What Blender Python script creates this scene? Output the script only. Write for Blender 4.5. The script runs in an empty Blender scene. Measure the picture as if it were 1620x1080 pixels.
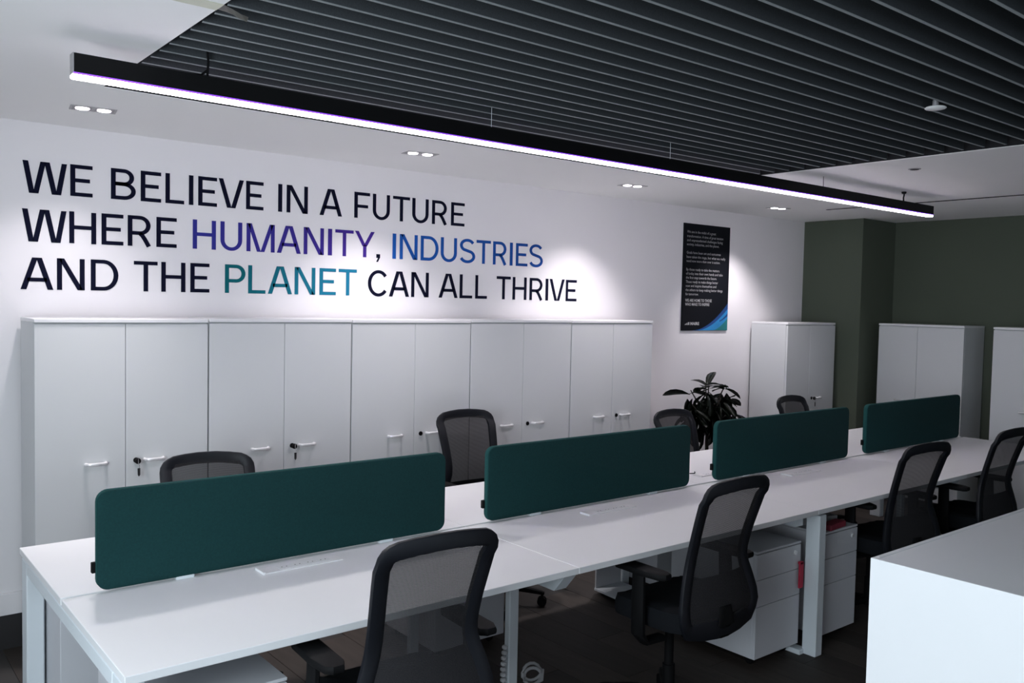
import bpy, bmesh, math, random
from mathutils import Vector, Matrix, Euler
S = bpy.context.scene
COL = S.collection
PI = math.pi
random.seed(7)

# ------------------------------------------------------------------ camera
YAW, PITCH, ROLL = math.radians(38.968), math.radians(-2.6136), math.radians(1.1755)
CAM = Vector((0.0, -4.6942, 1.7079))
fw = Vector((math.sin(YAW)*math.cos(PITCH), math.cos(YAW)*math.cos(PITCH), math.sin(PITCH)))
rt = Vector((math.cos(YAW), -math.sin(YAW), 0)); up = rt.cross(fw)
r2 = rt*math.cos(ROLL)+up*math.sin(ROLL); u2 = up*math.cos(ROLL)-rt*math.sin(ROLL)
cd = bpy.data.cameras.new('camera'); cam = bpy.data.objects.new('camera', cd); COL.objects.link(cam)
cd.sensor_fit = 'HORIZONTAL'; cd.sensor_width = 36; cd.lens = 1377.81/1620*36; cd.clip_start = 0.05
M3 = Matrix((r2, u2, -fw)).transposed().to_4x4(); M3.translation = CAM
cam.matrix_world = M3
S.camera = cam

# ------------------------------------------------------------------ light, world, exposure
S.view_settings.view_transform = 'Standard'
S.view_settings.look = 'None'
S.view_settings.gamma = 1.0
S.view_settings.exposure = 0.0
try: S.view_settings.use_curve_mapping = False
except Exception: pass
W = bpy.data.worlds.new('sky'); S.world = W; W.use_nodes = True
W.node_tree.nodes['Background'].inputs[0].default_value = (0.62, 0.78, 1.0, 1)
W.node_tree.nodes['Background'].inputs[1].default_value = 1.0

def area(name, loc, rot, sx, sy, power, col):
    l = bpy.data.lights.new(name, 'AREA'); l.shape = 'RECTANGLE'; l.size = sx; l.size_y = sy
    l.energy = power; l.color = col
    o = bpy.data.objects.new(name, l); COL.objects.link(o); o.location = loc; o.rotation_euler = rot
    return o
WIN_L = (-5.0, -2.8)       # window in the left wall: y range
WIN_F = (0.4, 3.2)        # window in the front wall: x range
area('daylight_left', (-1.13, sum(WIN_L)/2, 1.55), (0, -PI/2, 0), 1.7, WIN_L[1]-WIN_L[0], 100, (0.82, 0.925, 1.0))
area('daylight_front', (sum(WIN_F)/2, -7.42, 1.55), (PI/2, 0, 0), WIN_F[1]-WIN_F[0], 1.5, 12, (0.80, 0.93, 1.0))
DL = [(0.985, -0.522), (2.641, -0.59), (4.38, -0.55), (6.167, -0.487)]
DESK_BEAM = (80, 34, 28, 12)   # the second lamp of each twin is turned to the room; the two on the right are dimmed
for i, (x, y) in enumerate(DL):
    for k in (-1, 1):
        l = bpy.data.lights.new('downlight_beam', 'SPOT'); l.color = (1.0, 0.93, 0.985) if k < 0 else (1.0, 0.945, 0.955)
        l.energy = (22, 40, 46, 50)[i] if k < 0 else DESK_BEAM[i]
        l.spot_size = math.radians(94 if k < 0 else 95); l.spot_blend = 0.8 if k < 0 else 0.6; l.shadow_soft_size = 0.03 if k < 0 else 0.08
        o = bpy.data.objects.new('downlight_beam', l); COL.objects.link(o)
        o.location = (x+k*0.037, y, 2.49); o.rotation_euler = (math.radians(12 if k < 0 else -26), 0, 0)

# ------------------------------------------------------------------ materials
def mat(name, col, rough=0.5, metal=0.0, spec=0.5, noise=0.0, nscale=40, bump=0.0, bscale=200, emit=None, estr=0.0, stretch=None):
    m = bpy.data.materials.new(name); m.use_nodes = True
    nt = m.node_tree; b = nt.nodes['Principled BSDF']
    b.inputs['Base Color'].default_value = (*col, 1); b.inputs['Roughness'].default_value = rough
    b.inputs['Metallic'].default_value = metal; b.inputs['Specular IOR Level'].default_value = spec
    if noise or bump:
        tc = nt.nodes.new('ShaderNodeTexCoord'); src = tc.outputs['Object']
        if stretch:
            mp = nt.nodes.new('ShaderNodeMapping'); mp.inputs['Scale'].default_value = stretch
            nt.links.new(src, mp.inputs[0]); src = mp.outputs[0]
    if noise:
        n = nt.nodes.new('ShaderNodeTexNoise'); n.inputs['Scale'].default_value = nscale; n.inputs['Detail'].default_value = 5
        nt.links.new(src, n.inputs['Vector'])
        r = nt.nodes.new('ShaderNodeMix'); r.data_type = 'RGBA'
        r.inputs[6].default_value = (*[c*(1-noise) for c in col], 1); r.inputs[7].default_value = (*[min(1, c*(1+noise)) for c in col], 1)
        nt.links.new(n.outputs[0], r.inputs[0]); nt.links.new(r.outputs[2], b.inputs['Base Color'])
    if bump:
        n2 = nt.nodes.new('ShaderNodeTexNoise'); n2.inputs['Scale'].default_value = bscale; n2.inputs['Detail'].default_value = 3
        nt.links.new(src, n2.inputs['Vector'])
        bp = nt.nodes.new('ShaderNodeBump'); bp.inputs['Strength'].default_value = bump; bp.inputs['Distance'].default_value = 0.002
        nt.links.new(n2.outputs[0], bp.inputs['Height']); nt.links.new(bp.outputs[0], b.inputs['Normal'])
    if emit:
        b.inputs['Emission Color'].default_value = (*emit, 1); b.inputs['Emission Strength'].default_value = estr
    return m
m_wall = mat('white_wall_paint', (0.84, 0.82, 0.83), 0.85, noise=0.02, nscale=3, bump=0.05, bscale=350)
m_ceil = mat('white_ceiling_paint', (0.88, 0.88, 0.87), 0.9, noise=0.02, nscale=2)
m_green = mat('dark_green_wall_paint', (0.084, 0.101, 0.073), 0.85, noise=0.04, nscale=3, bump=0.05, bscale=350)
m_floor = mat('dark_floor_base', (0.03, 0.027, 0.025), 0.7, noise=0.2, nscale=6)
planks = [mat('floor_plank_vinyl', c, 0.6, spec=0.3, noise=0.35, nscale=5, bump=0.1, bscale=30, stretch=(6, 0.8, 1)) for c in
          ((0.050, 0.040, 0.034), (0.042, 0.034, 0.029), (0.056, 0.045, 0.038), (0.037, 0.030, 0.026))]
m_lam = mat('white_laminate', (0.74, 0.75, 0.76), 0.42, noise=0.015, nscale=6)
m_cab = mat('white_cabinet_melamine', (0.64, 0.655, 0.66), 0.5, noise=0.015, nscale=5)
m_edge = mat('white_edge_band', (0.78, 0.78, 0.79), 0.35)
m_steel = mat('white_powder_coated_steel', (0.68, 0.73, 0.76), 0.45, noise=0.01, nscale=10)
m_ped = mat('white_pedestal_steel', (0.62, 0.63, 0.66), 0.5, noise=0.01, nscale=10)
m_silver = mat('polished_chrome', (0.75, 0.75, 0.77), 0.25, 1.0)
m_handle = mat('satin_white_metal', (0.86, 0.85, 0.86), 0.25, 0.35)
m_black = mat('black_plastic', (0.0035, 0.0035, 0.004), 0.7, spec=0.15, bump=0.05, bscale=400)
m_frame = mat('black_chair_frame', (0.005, 0.006, 0.009), 0.48, spec=0.3, bump=0.05, bscale=500)
m_seat = mat('black_seat_fabric', (0.007, 0.008, 0.010), 0.95, spec=0.15, noise=0.3, nscale=300, bump=0.3, bscale=500)
m_screen = mat('teal_felt', (0.0065, 0.036, 0.037), 0.95, spec=0.2, noise=0.28, nscale=160, bump=0.4, bscale=260)
m_baffle = mat('charcoal_felt', (0.050, 0.055, 0.060), 0.95, spec=0.2, noise=0.3, nscale=220, bump=0.3, bscale=300)
m_soffit = mat('black_soffit_paint', (0.01, 0.01, 0.012), 0.9, noise=0.2, nscale=4)
m_alu = mat('black_anodised_aluminium', (0.003, 0.003, 0.0035), 0.6, spec=0.2, noise=0.1, nscale=20)
m_bar = mat('lit_violet_diffuser', (0.9, 0.85, 1.0), 0.5, emit=(1.0, 0.90, 0.98), estr=27.0)
m_lens = mat('lit_spot_lens', (1, 0.95, 1), 0.3, emit=(1.0, 0.92, 1.0), estr=12.0)
m_dlframe = mat('grey_downlight_frame', (0.35, 0.34, 0.35), 0.4, 0.3)
m_dark = mat('dark_gap', (0.015, 0.015, 0.017), 0.8)
m_navy = mat('navy_vinyl', (0.003, 0.004, 0.018), 0.8, spec=0.12)
m_blade_light = mat('felt_painted_light_from_below', (0.26, 0.28, 0.285), 0.95, spec=0.2, noise=0.2, nscale=200)  # charcoal felt made paler: light from below painted onto the blade bottoms
m_fringe = mat('violet_lens_fringe_glow', (0.3, 0.1, 0.9), 0.4, emit=(0.20, 0.05, 0.85), estr=1.5)  # added glow imitating the violet colour fringe of a camera lens
m_leaf = mat('dark_glossy_leaf', (0.010, 0.014, 0.009), 0.22, noise=0.35, nscale=9)
m_stem = mat('dark_bark', (0.025, 0.018, 0.014), 0.8, noise=0.4, nscale=30)
m_pot = mat('dark_grey_pot', (0.05, 0.05, 0.055), 0.6, noise=0.1, nscale=10)
m_soil = mat('potting_soil', (0.02, 0.014, 0.01), 0.95, noise=0.5, nscale=60)
m_red = mat('crimson_ribbon', (0.45, 0.015, 0.05), 0.6, noise=0.1, nscale=60)
m_pink = mat('rose_red_card', (0.28, 0.035, 0.06), 0.6, noise=0.1, nscale=60)
m_carton = mat('grey_carton', (0.32, 0.32, 0.33), 0.7, noise=0.1, nscale=30)
m_cable = mat('white_cable_plastic', (0.55, 0.55, 0.56), 0.45)
m_tape = mat('cream_masking_tape', (0.62, 0.62, 0.50), 0.6, noise=0.06, nscale=30)
m_base = mat('black_skirting', (0.02, 0.019, 0.02), 0.6)
m_wood = mat('light_wood_trim', (0.55, 0.53, 0.52), 0.6)
m_poster = mat('navy_poster_print', (0.003, 0.004, 0.007), 0.7, spec=0.15, noise=0.2, nscale=3)
m_txt = mat('pale_grey_print', (0.42, 0.42, 0.43), 0.6)
m_sky = mat('sky_blue_print', (0.02, 0.22, 0.50), 0.5, noise=0.45, nscale=5)
m_deep = mat('deep_blue_print', (0.008, 0.05, 0.19), 0.5, noise=0.4, nscale=5)
m_teal = mat('teal_print', (0.01, 0.17, 0.19), 0.5, noise=0.4, nscale=5)

def mesh_fabric():
    m = bpy.data.materials.new('black_mesh_fabric'); m.use_nodes = True
    nt = m.node_tree; b = nt.nodes['Principled BSDF']; out = nt.nodes['Material Output']
    b.inputs['Base Color'].default_value = (0.024, 0.023, 0.025, 1); b.inputs['Roughness'].default_value = 0.85; b.inputs['Specular IOR Level'].default_value = 0.2
    tr = nt.nodes.new('ShaderNodeBsdfTransparent'); mx = nt.nodes.new('ShaderNodeMixShader')
    tc = nt.nodes.new('ShaderNodeTexCoord'); wv = nt.nodes.new('ShaderNodeTexWave')
    wv.bands_direction = 'Z'; wv.inputs['Scale'].default_value = 75; wv.inputs['Distortion'].default_value = 0.4
    nt.links.new(tc.outputs['Object'], wv.inputs['Vector'])
    mr = nt.nodes.new('ShaderNodeMapRange'); mr.inputs[3].default_value = 0.76; mr.inputs[4].default_value = 0.92
    nt.links.new(wv.outputs['Fac'], mr.inputs[0]); nt.links.new(mr.outputs[0], mx.inputs[0])
    nt.links.new(tr.outputs[0], mx.inputs[1]); nt.links.new(b.outputs[0], mx.inputs[2]); nt.links.new(mx.outputs[0], out.inputs[0])
    return m
m_edge_light = mat('teal_felt_painted_edge_light', (0.010, 0.058, 0.056), 0.95, spec=0.2, noise=0.2, nscale=160)  # screen felt made lighter: window and overhead light painted into the colour
m_mesh = mesh_fabric()
m_lumbar = mat('dark_lumbar_fabric', (0.012, 0.013, 0.016), 0.9, spec=0.2, noise=0.2, nscale=200, bump=0.2, bscale=400)

# ------------------------------------------------------------------ mesh helpers
class MB:
    def __init__(s): s.bm = bmesh.new()
    def join(s, b):
        me = bpy.data.meshes.new('tmp'); b.to_mesh(me); b.free(); s.bm.from_mesh(me); bpy.data.meshes.remove(me); return s
    def box(s, x0, x1, y0, y1, z0, z1, bev=0.0, seg=2):
        b = bmesh.new()
        vs = [b.verts.new((x, y, z)) for x in (x0, x1) for y in (y0, y1) for z in (z0, z1)]
        for f in ((0,1,3,2),(4,6,7,5),(0,4,5,1),(2,3,7,6),(0,2,6,4),(1,5,7,3)): b.faces.new([vs[i] for i in f])
        bmesh.ops.recalc_face_normals(b, faces=b.faces)
        if bev: bmesh.ops.bevel(b, geom=b.edges[:], offset=bev, segments=seg, affect='EDGES', profile=0.5)
        return s.join(b)
    def prism(s, pts, axis, a0, a1, bev=0.0):
        """outline pts (u, v) pulled along axis from a0 to a1; axis 0: (a,u,v), 1: (u,a,v), 2: (u,v,a)"""
        def P(u, v, a): return ((a, u, v), (u, a, v), (u, v, a))[axis]
        b = bmesh.new(); n = len(pts)
        A = [b.verts.new(P(u, v, a0)) for u, v in pts]; B = [b.verts.new(P(u, v, a1)) for u, v in pts]
        b.faces.new(A); b.faces.new(B[::-1])
        for i in range(n): b.faces.new((A[i], B[i], B[(i+1) % n], A[(i+1) % n]))
        bmesh.ops.recalc_face_normals(b, faces=b.faces)
        if bev:
            es = [e for e in b.edges if len(e.link_faces) == 2 and any(len(f.verts) > 4 for f in e.link_faces)]
            bmesh.ops.bevel(b, geom=es or b.edges[:], offset=bev, segments=2, affect='EDGES', profile=0.5)
        return s.join(b)
    def tube(s, path, rad, n=8, closed=False, ref=None, flat=None, caps=True):
        """sweep along path; rad number or list of (a, b) half sizes along (side, ref)"""
        b = bmesh.new(); P = [Vector(p) for p in path]; N = len(P); rings = []
        for i, p in enumerate(P):
            t = (P[(i+1) % N]-P[i-1]) if closed or 0 < i < N-1 else (P[1]-P[0] if i == 0 else P[-1]-P[-2])
            t.normalize()
            r = Vector(ref) if ref else (Vector((0, 0, 1)) if abs(t.z) < 0.9 else Vector((0, 1, 0)))
            sd = t.cross(r).normalized(); r = sd.cross(t).normalized()
            ra = rad[i] if isinstance(rad, list) else rad
            ra = ra if isinstance(ra, tuple) else (ra, ra)
            ring = []
            for k in range(n):
                a = 2*PI*k/n; c, q = math.cos(a), math.sin(a)
                if flat: c = math.copysign(abs(c)**flat, c); q = math.copysign(abs(q)**flat, q)
                ring.append(b.verts.new(p+sd*c*ra[0]+r*q*ra[1]))
            rings.append(ring)
        for i in range(N if closed else N-1):
            A, B = rings[i], rings[(i+1) % N]
            for k in range(n): b.faces.new((A[k], A[(k+1) % n], B[(k+1) % n], B[k]))
        if not closed and caps: b.faces.new(rings[0]); b.faces.new(rings[-1])
        bmesh.ops.recalc_face_normals(b, faces=b.faces)
        return s.join(b)
    def lathe(s, prof, n=20, c=(0, 0, 0), axis=2):
        b = bmesh.new(); rings = []
        for r, h in prof:
            ring = []
            for k in range(n):
                a = 2*PI*k/n; x, y = r*math.cos(a), r*math.sin(a)
                v = ((h, x, y), (x, h, y), (x, y, h))[axis]
                ring.append(b.verts.new(Vector(v)+Vector(c)))
            rings.append(ring)
        for A, B in zip(rings, rings[1:]):
            for k in range(n): b.faces.new((A[k], A[(k+1) % n], B[(k+1) % n], B[k]))
        b.faces.new(rings[0]); b.faces.new(rings[-1])
        bmesh.ops.recalc_face_normals(b, faces=b.faces)
        return s.join(b)
    def build(s, name, m, parent=None, smooth=False, loc=(0, 0, 0), rot=None):
        me = bpy.data.meshes.new(name); s.bm.to_mesh(me); s.bm.free(); me.materials.append(m)
        if smooth:
            for p in me.polygons: p.use_smooth = True
            try: me.set_sharp_from_angle(angle=math.radians(40))
            except Exception: pass
        return link(name, me, parent, loc, rot)
def link(name, data, parent=None, loc=(0, 0, 0), rot=None):
    o = bpy.data.objects.new(name, data); COL.objects.link(o); o.location = loc
    if rot: o.rotation_euler = rot
    if parent: o.parent = parent
    return o
def tag(o, label, cat, group=None, kind=None):
    o['label'] = label; o['category'] = cat
    if group: o['group'] = group
    if kind: o['kind'] = kind
    return o
def thing(name, label, cat, loc, rotz=0.0, group=None):
    o = link(name, None, None, loc, (0, 0, rotz)); return tag(o, label, cat, group)
def struct(o): o['kind'] = 'structure'; return o
def copy_tree(o, parent=None):
    c = o.copy(); COL.objects.link(c)
    if parent: c.parent = parent
    for ch in list(o.children): copy_tree(ch, c)
    return c
def bx(name, m, parent, *a, bev=0.0, seg=2): return MB().box(*a, bev=bev, seg=seg).build(name, m, parent)
def rrect(u0, u1, v0, v1, r, n=6):
    p = []
    for cu, cv, a0 in ((u1-r, v1-r, 0), (u0+r, v1-r, 90), (u0+r, v0+r, 180), (u1-r, v0+r, 270)):
        for k in range(n+1):
            a = math.radians(a0+90*k/n); p.append((cu+r*math.cos(a), cv+r*math.sin(a)))
    return p

# ------------------------------------------------------------------ room shell
XW, XE, YC = 7.315, 7.886, -0.589          # column face, end wall, column front
ZC = 2.514
X0, Y0 = -1.2, -7.5
OX0, OX1, OY1, OY0 = 0.908, 4.578, -0.993, -6.9   # opening of the baffle ceiling
struct(bx('wall_back', m_wall, None, X0, XW, 0, 0.12, 0, 2.8))
struct(bx('column', m_green, None, XW, XE+0.12, YC, 0.12, 0, ZC-0.001))
struct(bx('wall_right', m_green, None, XE, XE+0.12, Y0, YC-0.001, 0, 2.8))
wl = MB(); y0, y1 = WIN_L
wl.box(X0-0.12, X0, Y0, y0, 0, 2.8).box(X0-0.12, X0, y1, 0, 0, 2.8).box(X0-0.12, X0, y0, y1, 0, 0.7).box(X0-0.12, X0, y0, y1, 2.4, 2.8)
struct(wl.build('wall_left', m_wall))
wf = MB(); x0, x1 = WIN_F
wf.box(X0, x0, Y0-0.12, Y0, 0, 2.8).box(x1, XE, Y0-0.12, Y0, 0, 2.8).box(x0, x1, Y0-0.12, Y0, 0, 0.8).box(x0, x1, Y0-0.12, Y0, 2.3, 2.8)
struct(wf.build('wall_front', m_wall))
w1 = struct(link('window_1', None, None, (X0-0.06, sum(WIN_L)/2, 0.7)))
f = MB(); L = (WIN_L[1]-WIN_L[0])/2
for a in (-L, -L/3, L/3, L-0.05): f.box(-0.03, 0.03, a, a+0.05, 0, 1.7)
f.box(-0.03, 0.03, -L, L, 0, 0.05).box(-0.03, 0.03, -L, L, 1.65, 1.7); f.build('window_frame', m_edge, w1)
w2 = struct(link('window_2', None, None, (sum(WIN_F)/2, Y0-0.06, 0.8)))
f = MB(); L = (WIN_F[1]-WIN_F[0])/2
for a in (-L, 0, L-0.05): f.box(a, a+0.05, -0.03, 0.03, 0, 1.5)
f.box(-L, L, -0.03, 0.03, 0, 0.05).box(-L, L, -0.03, 0.03, 1.45, 1.5); f.build('window_frame', m_edge, w2)
c = MB()
c.box(X0, OX0, Y0, 0, ZC, 2.76).box(OX1, XE, Y0, 0, ZC, 2.76).box(OX0, OX1, OY1, 0, ZC, 2.76).box(OX0, OX1, Y0, OY0, ZC, 2.76)
struct(c.build('ceiling', m_ceil))
struct(bx('trim_1', m_wall, None, X0, XW, -0.018, -0.0005, 0.165, 0.27, bev=0.003))
struct(bx('baseboard_back', m_base, None, X0, XW, -0.012, -0.0005, 0.0, 0.165))
struct(bx('trim_2', m_dark, None, 6.49, 6.512, -5.5, -0.72, ZC-0.004, ZC+0.0005))
fl = struct(bx('floor', m_floor, None, X0, XE, Y0, 0, -0.1, -0.004))
pm = []
for m in planks:
    pm.append(MB().box(0.0015, 0.1985, 0.0015, 1.1985, -0.004, 0.0, bev=0.0).build('floor_plank', m, fl))
first = list(pm); k = 0
for i in range(41):
    off = (0.0, 0.4, 0.8, 0.25, 0.65)[i % 5]
    for j in range(5):
        x, y = -0.3+0.2*i, -1.2-1.2*j+off
        if y > 0.0 or y+1.2 < -3.9: continue
        if y+1.2 > 0.001: continue
        if first: o = first.pop()
        else:
            o = random.choice(pm).copy(); COL.objects.link(o)
        o.location = (x, y, 0)

# ------------------------------------------------------------------ baffle ceiling
ac = thing('baffle_ceiling', 'charcoal felt baffle blades hung in rows in the ceiling opening', 'ceiling baffles', (OX0, OY1, ZC))
MB().box(-0.0, OX1-OX0, OY0-OY1, 0, 0.235, 0.245).build('soffit', m_soffit, ac)
lip = MB(); LX, LY = OX1-OX0, OY0-OY1
lip.box(0.001, 0.006, LY+0.001, -0.001, 0.012, 0.235).box(LX-0.006, LX-0.001, LY+0.001, -0.001, 0.003, 0.235).box(0.006, LX-0.006, -0.006, -0.001, 0.003, 0.235)
lip.build('lining', m_soffit, ac)
b0 = None
for k in range(57):
    y = -0.087-0.1*k
    if b0 is None:
        b0 = o = MB().box(0.008, 3.6, -0.0055, 0.0055, 0.001, 0.125).build('baffle', m_baffle, ac)
        MB().box(0.008, 3.6, -0.0052, 0.0052, -0.0008, 0.0009).build('painted_light_strip', m_blade_light, b0)  # thin added strip that carries the painted light on each blade bottom
    else:
        o = b0.copy(); COL.objects.link(o)
        for ch in b0.children: c = ch.copy(); COL.objects.link(c); c.parent = o
    o.location = (0, y, random.uniform(-0.001, 0.001))
    o.rotation_euler = (random.uniform(-0.01, 0.01), 0, random.uniform(-0.0006, 0.0006))

# ------------------------------------------------------------------ pendant light bar
LB = (0.644, 6.24)
pl = thing('linear_pendant_light', 'long black linear pendant light with a lit violet-white underside above the desks', 'pendant light', (LB[0], -1.7, 2.372))
n = LB[1]-LB[0]
MB().box(0.003, n-0.003, -0.02, 0.02, 0.014, 0.076, bev=0.0015, seg=1).build('body', m_alu, pl)
MB().box(0.0, 0.003, -0.02, 0.02, 0.012, 0.076).build('end_cap', m_dlframe, pl)
MB().box(n-0.003, n, -0.02, 0.02, 0.012, 0.076).build('end_cap', m_alu, pl)
MB().box(0.0, n, -0.0185, 0.0185, 0.0, 0.0135, bev=0.003, seg=1).build('diffuser', m_bar, pl)
for k in (-1, 1): MB().box(0.001, n-0.001, k*0.0203-0.0012, k*0.0203+0.0012, 0.0105, 0.016).build('lens_fringe_strip', m_fringe, pl)  # added glowing strips for the lens fringe, no part of the lamp
for x, r in ((2.284, 0.0012), (3.436, 0.0012), (4.85, 0.0016)):
    MB().tube([(x-LB[0], 0, 0.076), (x-LB[0], 0, 0.27 if x < 4.5 else 0.141)], r, 6).build('suspension_wire', m_steel if x < 4.5 else m_alu, pl)
MB().tube([(1.066-LB[0], 0, 0.078), (1.066-LB[0]+0.003, 0, 0.13), (1.066-LB[0]-0.004, 0, 0.2), (1.066-LB[0], 0, 0.27)], 0.0042, 7).build('power_cable', m_black, pl, True)
MB().tube([(1.02-LB[0], 0, 0.077), (1.045-LB[0], 0, 0.08), (1.066-LB[0], 0, 0.1)], 0.0042, 7).build('power_cable', m_black, pl, True)
xx = 5.845-LB[0]
MB().tube([(xx, 0, 0.076), (xx-0.004, 0, 0.1), (xx+0.004, 0, 0.12), (xx, 0, 0.141)], 0.005, 7).build('power_cable', m_black, pl, True)
MB().lathe([(0.012, 0.128), (0.016, 0.134), (0.016, 0.1415)], 12, (xx, 0, 0)).build('ceiling_rose', m_black, pl, True)

# ------------------------------------------------------------------ downlights
def downlight(x, y, label):
    t = thing('downlight', label, 'downlight', (x, y, ZC), math.radians(-9), 'twin downlights in the white ceiling strip')
    f = MB(); w, d, b = 0.092, 0.05, 0.008
    f.box(-w, w, -d, -d+b, -0.003, 0).box(-w, w, d-b, d, -0.003, 0).box(-w, -w+b, -d+b, d-b, -0.003, 0).box(w-b, w, -d+b, d-b, -0.003, 0).box(-0.006, 0.006, -d+b, d-b, -0.002, 0)
    f.build('frame', m_dlframe, t)
    MB().box(-w+b, w-b, -d+b, d-b, -0.0015, 0).build('recess', mat_recess, t)
    for s in (-1, 1):
        MB().lathe([(0.026, -0.0055), (0.028, -0.004), (0.028, -0.001)], 20, (s*0.043, 0, 0)).build('lens', m_lens, t, True)
mat_recess = mat('grey_downlight_recess', (0.25, 0.24, 0.25), 0.5, 0.2)
for (x, y), w in zip(DL, ('first from the left, above the word WE of the wall lettering', 'second from the left, above the word FUTURE of the wall lettering',
                          'third from the left, between lettering and poster', 'fourth from the left, above the tall cabinet by the green column')):
    downlight(x, y, 'lit twin downlight, '+w)

# ------------------------------------------------------------------ small ceiling things
t = thing('sprinkler', 'white round sprinkler cover hanging under the charcoal baffles', 'sprinkler', (3.461, -3.035, ZC-0.012))
MB().lathe([(0.001, -0.004), (0.036, -0.003), (0.04, 0.0), (0.037, 0.004), (0.001, 0.005)], 24).build('cover_plate', m_ceil, t, True)
MB().lathe([(0.012, 0.005), (0.012, 0.03), (0.009, 0.03), (0.009, 0.246)], 12).build('stem', m_dlframe, t, True)
t = thing('sprinkler', 'small dark round sprinkler cover flush in the white ceiling right of the baffles', 'sprinkler', (4.933, -2.224, ZC))
MB().lathe([(0.03, -0.004), (0.034, -0.0035), (0.034, -0.0005)], 20).build('cover_ring', m_dlframe, t, True)
MB().lathe([(0.024, -0.006), (0.024, -0.001)], 20).build('cover_plate', m_dark, t, True)
t = thing('masking_tape', 'strip of cream masking tape with a loose end hanging over the ceiling edge', 'tape', (0.895, -2.245, ZC))
MB().box(-0.12, 0.012, -0.03, 0.03, -0.002, -0.0006).build('taped_strip', m_tape, t)
b = bmesh.new(); rows = [(0.012, -0.0014), (0.04, -0.006), (0.065, -0.012), (0.09, -0.013)]; vs = []
for i, (x, z) in enumerate(rows):
    wd = 0.03-0.007*i; vs.append([b.verts.new((x, -wd, z)), b.verts.new((x, 0, z-0.004*i)), b.verts.new((x, wd*0.8, z+0.001))])
for A, B in zip(vs, vs[1:]):
    for k in range(2): b.faces.new((A[k], A[k+1], B[k+1], B[k]))
bmesh.ops.solidify(b, geom=b.faces[:], thickness=0.001)
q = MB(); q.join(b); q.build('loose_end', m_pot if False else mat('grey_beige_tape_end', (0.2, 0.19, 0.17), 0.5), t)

# ------------------------------------------------------------------ wall lettering
SW, SB = 0.0225, 0.0185          # stem width, bar thickness (m)
H = 0.153
def strip(path, w=1.0, closed=False):
    """even stroke along a path in glyph metres -> list of quads"""
    L, R = [], []; n = len(path)
    for i, (x, y) in enumerate(path):
        a = path[max(i-1, 0)]; c = path[min(i+1, n-1)]
        dx, dy = c[0]-a[0], c[1]-a[1]; l = math.hypot(dx, dy) or 1
        nx, ny = -dy/l, dx/l
        L.append((x+nx*SW/2*w, y+ny*SB/2*w)); R.append((x-nx*SW/2*w, y-ny*SB/2*w))
    return [[L[i], L[i+1], R[i+1], R[i]] for i in range(n-1)]
def arc(cx, cy, rx, ry, a0, a1, n=14):
    return [(cx+rx*math.cos(math.radians(a0+(a1-a0)*i/n)), cy+ry*math.sin(math.radians(a0+(a1-a0)*i/n))) for i in range(n+1)]
def R_(x0, x1, y0, y1): return [[(x0, y0), (x1, y0), (x1, y1), (x0, y1)]]
def D_(xt, xb, yt, yb, h): return [[(xt, yt), (xt+h, yt), (xb+h, yb), (xb, yb)]]
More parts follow.
